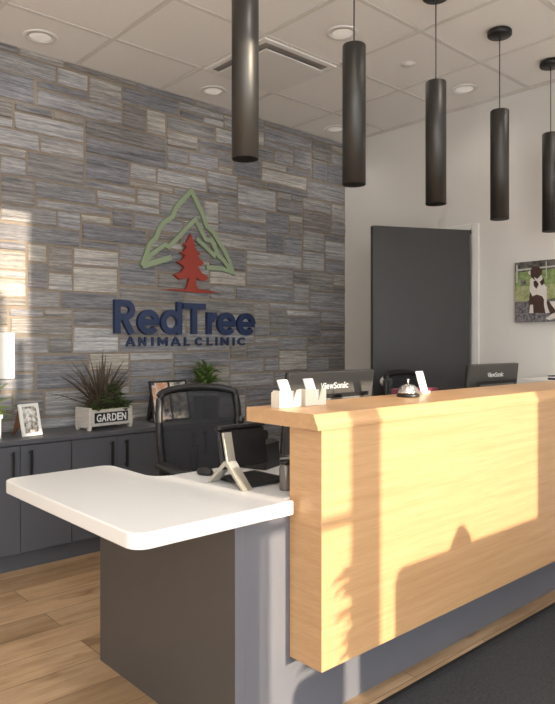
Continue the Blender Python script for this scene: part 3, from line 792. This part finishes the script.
b = MB(); b.lathe([(.001, 0), (.020, 0), (.022, .004), (.022, .072), (.018, .08), (.018, .084), (.001, .084)], (0, 0, 0), JAR, 24); b.build('jar_body', e)
b = MB(); b.cyl((0, 0, .0845), .020, .012, BLKPL, 24); b.build('lid', e)
b = MB(); b.lathe([(.001, 0), (.030, 0), (.033, .008), (.028, .022), (.012, .030), (.001, .031)], (0, 0, 0), BLKPL, 20)
o = tag(b.build('computer_mouse'), 'black computer mouse on the white desk left of the phone', 'mouse'); o.location = (1.435, 1.985, DZ); o.scale = (.8, 1.2, .8)
b = MB(); b.lathe([(.001, 0), (.045, 0), (.05, .01), (.045, .035), (.02, .05), (.001, .052)], (0, 0, 0), BLKPL, 20)
o = tag(b.build('headset_pouch'), 'rounded black pouch on the desk behind the phone handset', 'pouch'); o.location = (1.93, 1.80, DZ)

# ------------------------------------------------------------------ things on the ledge
LZ = 1.0035
def card_holder(loc, label, clabel, cm):
    e = empty('card_holder', loc, label, 'card holder', group='pale wooden card holders on the ledge')
    b = MB(); b.prism([(0, 0), (.098, 0), (.098, .056), (.082, .056), (.067, .018), (.058, .018), (.044, .056), (0, .056)], 'y', 0, .008, BIRCH, .001); b.build('front_plate', e)
    b = MB(); b.box(0, .098, .0085, .034, 0, .006, BIRCH); b.box(0, .098, .0345, .042, 0, .050, BIRCH, .001); b.box(0, .006, .0085, .034, .0065, .056, BIRCH); b.build('tray', e)
    c = empty('business_cards', (loc[0]-.006, loc[1]+.012, loc[2]+.0075), clabel, 'cards')
    T = Matrix.Rotation(R(-13), 4, 'X') @ Matrix.Shear('XZ', 4, (0, 0)) if False else Matrix.Rotation(R(-4), 4, 'X') @ Matrix.Rotation(R(-22), 4, 'Y')
    b = MB(); b.prism([(.040, .012), (.084, .012), (.052, .083), (.010, .083)], 'y', .002, .008, cm); b.build('card_stack', c)
    b = MB()
    for z in (.074, .067, .060): b.box(.020+(.074-z)*.45, .020+(.074-z)*.45+random.uniform(.018, .028), .0010, .0018, z-.002, z, INK)
    b.build('printed_lines', c)
card_holder((1.437, 1.581, LZ), 'pale wooden card holder nearest the left end of the oak ledge', 'white business cards leaning in the leftmost card holder', PAPER)
card_holder((1.550, 1.576, LZ), 'pale wooden card holder, second from the left end of the ledge', 'printed business cards leaning in the second card holder', PAPER)
e = empty('service_bell', (2.118, 1.585, LZ), 'chrome service bell on a black base on the oak ledge', 'bell')
b = MB(); b.cyl((0, 0, 0), .044, .011, BLKPL, 32); b.build('base', e)
b = MB(); b.lathe([(.039, .0115), (.040, .018), (.036, .032), (.024, .044), (.010, .049), (.001, .050)], (0, 0, 0), CHROME, 36); b.build('dome', e)
b = MB(); b.cyl((0, 0, .0505), .0035, .014, CHROME, 12); b.cyl((0, 0, .0645), .006, .004, CHROME, 12); b.build('plunger', e)
b = MB(); T = Matrix.Rotation(R(-12), 4, 'X') @ Matrix.Rotation(R(-24), 4, 'Y')
b.prism([(.037, .011), (.084, .011), (.048, .094), (0, .094)], 'y', 0, .004, PAPER)
e = empty('card_sign', (2.232, 1.632, LZ), 'tall white printed card leaning on the ledge beside the bell', 'card')
c = b.build('card', e)
b = MB()
for z in (.084, .074, .064, .054, .04): b.box(.012+(.09-z)*.44, .038+(.09-z)*.44, -.0010, -.0002, z-.002, z, INK)
b.build('printed_lines', e)
b = MB(); b.box(.032, .09, -.008, .014, 0, .010, BIRCH, .001); b.build('holder', e)
b = MB(); b.box(-.12, .12, -.05, .05, 0, .262, PINK, .004); o = tag(b.build('file_box'), 'dark pink box standing behind the service bell', 'box'); o.location = (2.62, 1.92, DZ)

# ------------------------------------------------------------------ far right items
e = empty('side_cabinet', (3.92, .9, 0), 'white side cabinet against the painted wall right of the second monitor', 'cabinet')
b = MB(); b.box(0, .37, 0, 1.16, 0, .955, WHT, .002); b.build('body', e)
b = MB(); b.box(-.02, .372, -.01, 1.18, .956, .985, WALLP, .002); b.build('top', e)
b = MB(); b.box(0, .17, 0, .24, 0, .012, BLKPL, .002); b.box(.002, .16, .003, .237, .0122, .020, PAPER); b.box(0, .17, 0, .24, .0202, .026, BLKPL, .002)
o = tag(b.build('document_folder'), 'black folder of papers on the side cabinet below the dog picture', 'folder'); o.location = (3.93, 1.66, .9855)

# dog picture on the painted wall
PX = .000745
dp = empty('dog_picture', (WX-.034, 2.297, 1.350), 'canvas photograph of a brown and white puppy on grass, on the painted wall', 'picture')
PW, PHH = .61, .409
b = MB(); b.box(.006, .0335, -PW, 0, 0, PHH, mat('canvas_side', (.12, .12, .11), .7), .001); b.build('canvas', dp)
def pp(x, y): return (-(x-90)*PX, (625-y)*PX)   # local y, z
layer = [0.0055]
def poly(pts, m, parent_mb):
    layer[0] -= .00025; x = layer[0]
    parent_mb.quad([(x, *pp(*p)) for p in pts], m)
cdk = blotch_mat('print_dark_trees', [(.35, (.03, .035, .03)), (.6, (.14, .13, .12))], 30)
cgr = blotch_mat('print_grass', [(.35, (.12, .20, .06)), (.6, (.28, .36, .15))], 25)
cgr2 = blotch_mat('print_meadow', [(.35, (.22, .28, .10)), (.6, (.42, .42, .24))], 30)
cas = blotch_mat('print_gravel', [(.35, (.05, .05, .06)), (.6, (.22, .21, .23))], 60)
cwh = mat('print_white_fur', (.66, .63, .60), .6, noise=.12, nscale=60); cbr = mat('print_brown_fur', (.055, .028, .022), .6, noise=.3, nscale=50); cfence = mat('print_fence', (.50, .50, .48), .6)
b = MB(); X2 = 905
poly([(92, 77), (X2, 77), (X2, 180), (92, 180)], cdk, b); poly([(92, 170), (X2, 150), (X2, 320), (92, 320)], cgr, b)
poly([(92, 300), (X2, 290), (X2, 440), (92, 450)], cgr2, b); poly([(92, 440), (X2, 400), (X2, 624), (92, 624)], cas, b)
poly([(105, 140), (X2, 118), (X2, 132), (105, 156)], cfence, b); poly([(105, 100), (120, 100), (120, 260), (105, 270)], cfence, b); poly([(385, 90), (395, 90), (398, 240), (388, 240)], cfence, b)
poly([(150, 240), (200, 235), (205, 285), (150, 290)], cas, b)
b.build('printed_background', dp)
b = MB()
poly([(245, 330), (232, 400), (225, 530), (262, 560), (300, 545), (380, 550), (400, 500), (385, 330), (360, 290)], cbr, b)   # body
poly([(240, 240), (234, 340), (262, 395), (300, 380), (350, 395), (392, 460), (395, 330), (372, 290), (350, 215), (280, 215)], cwh, b)  # chest
poly([(372, 300), (395, 320), (395, 470), (425, 548), (385, 552), (370, 480)], cwh, b)  # right leg
poly([(240, 470), (268, 470), (272, 548), (232, 545)], cwh, b)   # left paw
poly([(272, 260), (300, 250), (322, 290), (300, 330), (275, 300)], cbr, b); poly([(330, 270), (368, 235), (378, 280), (350, 305)], cbr, b)
poly([(240, 165), (265, 125), (320, 130), (355, 165), (350, 215), (320, 262), (285, 250), (262, 230), (238, 200)], cbr, b)  # head
poly([(228, 165), (244, 158), (246, 205), (222, 185)], cwh, b); poly([(278, 222), (310, 240), (348, 205), (352, 225), (322, 275), (290, 250)], cwh, b)
poly([(400, 440), (470, 445), (560, 470), (600, 560), (520, 600), (430, 560), (405, 500)], cbr, b); poly([(420, 445), (500, 450), (520, 500), (470, 520), (440, 480)], cwh, b)
poly([(385, 600), (440, 560), (480, 545), (490, 590), (420, 612)], cwh, b)
poly([(560, 200), (640, 190), (700, 260), (690, 400), (600, 470), (540, 380)], cbr, b); poly([(590, 300), (640, 290), (650, 400), (610, 430)], cwh, b)
b.build('printed_puppy', dp)

# floor mat
e = empty('floor_mat', (1.45, .25, 0), 'charcoal entrance floor mat in front of the oak counter', 'mat')
b = MB(); b.box(.02, 2.38, .02, 1.16, .0005, .011, MATM, .003); b.build('carpet', e)
b = MB(); b.box(0, 2.40, 0, .0199, .0005, .006, RUB); b.box(0, 2.40, 1.1601, 1.18, .0005, .006, RUB); b.box(0, .0199, .02, 1.16, .0005, .006, RUB); b.box(2.3801, 2.40, .02, 1.16, .0005, .006, RUB); b.build('rubber_edge', e)

# ------------------------------------------------------------------ light
w = bpy.data.worlds.new('World'); S.world = w; w.use_nodes = True; nt = w.node_tree
bg = nt.nodes['Background']; tcw = nt.nodes.new('ShaderNodeTexCoord'); sx = nt.nodes.new('ShaderNodeSeparateXYZ')
nt.links.new(tcw.outputs['Generated'], sx.inputs[0])
rp = ramp(nt, sx.outputs[2], [(0, (1, .96, .90)), (.12, (.97, .96, .96)), (.6, (.72, .80, .95))])
nt.links.new(rp.outputs[0], bg.inputs[0]); bg.inputs[1].default_value = 9.5
sl = bpy.data.lights.new('Sun', 'SUN'); sl.energy = 10.3; sl.angle = R(.6); sl.color = (1, .81, .63)
so_ = bpy.data.objects.new('sun', sl); COL.objects.link(so_)
so_.rotation_euler = Vector((-.12, 1, -.166)).to_track_quat('-Z', 'Y').to_euler(); so_.location = (0, -8, 4)
# sky portals at the panes
for x0, x1 in panes:
    al = bpy.data.lights.new('Portal', 'AREA'); al.shape = 'RECTANGLE'; al.size = x1-x0; al.size_y = HEAD-SILL; al.cycles.is_portal = True
    ao = bpy.data.objects.new('window_portal', al); COL.objects.link(ao); ao.location = ((x0+x1)/2, FY-.12, (HEAD+SILL)/2); ao.rotation_euler = (R(90), 0, 0)
# lamps of the visible downlights
for x, y, _ in dlt:
    al = bpy.data.lights.new('Down', 'SPOT'); al.energy = 4; al.spot_size = R(150); al.spot_blend = 1; al.shadow_soft_size = .06; al.color = (1, .93, .85)
    ao = bpy.data.objects.new('downlight_lamp', al); COL.objects.link(ao); ao.location = (x, y, CEIL-.02)
for y in (1.28, .06, -1.16):  # unseen lobby downlights added as fill for worktops, floor and ceiling bounce
    for x in (-2.13, -.915, .30, 1.515, 2.73, 3.66):
        e = empty('recessed_downlight', (x, y, CEIL), 'unseen recessed downlight added in the lobby ceiling to brighten worktops and floor', 'ceiling light', group='added lobby fill downlights')
        b = MB(); b.lathe([(.060, 0.004), (.060, -.004), (.088, -.004), (.092, 0.002), (.060, 0.0021)], (0, 0, 0), WHT, 24); b.build('trim_ring', e)
        b = MB(); b.lathe([(.001, -.001), (.045, -.0012), (.0595, .0015), (.0595, .002), (.001, .002)], (0, 0, 0), LITE, 24); b.build('diffuser', e)
        al = bpy.data.lights.new('Down', 'SPOT'); al.energy = 34; al.spot_size = R(140); al.spot_blend = 1; al.shadow_soft_size = .06; al.color = (1, .93, .85)
        ao = bpy.data.objects.new('downlight_lamp', al); COL.objects.link(ao); ao.location = (x, y, CEIL-.02)

# ------------------------------------------------------------------ camera
cam = bpy.data.cameras.new('Camera'); co = bpy.data.objects.new('Camera', cam); COL.objects.link(co)
co.location = (0, 0, 1.22); co.rotation_euler = (R(90), 0, -R(42.08))
cam.sensor_fit = 'HORIZONTAL'; cam.sensor_width = 36; cam.lens = 664.5/555*36; cam.shift_y = -10.8/555; cam.clip_start = .05
S.camera = co
S.view_settings.view_transform = 'Standard'; S.view_settings.look = 'None'; S.view_settings.gamma = 1; S.view_settings.exposure = 0.0
S.view_settings.use_curve_mapping = False
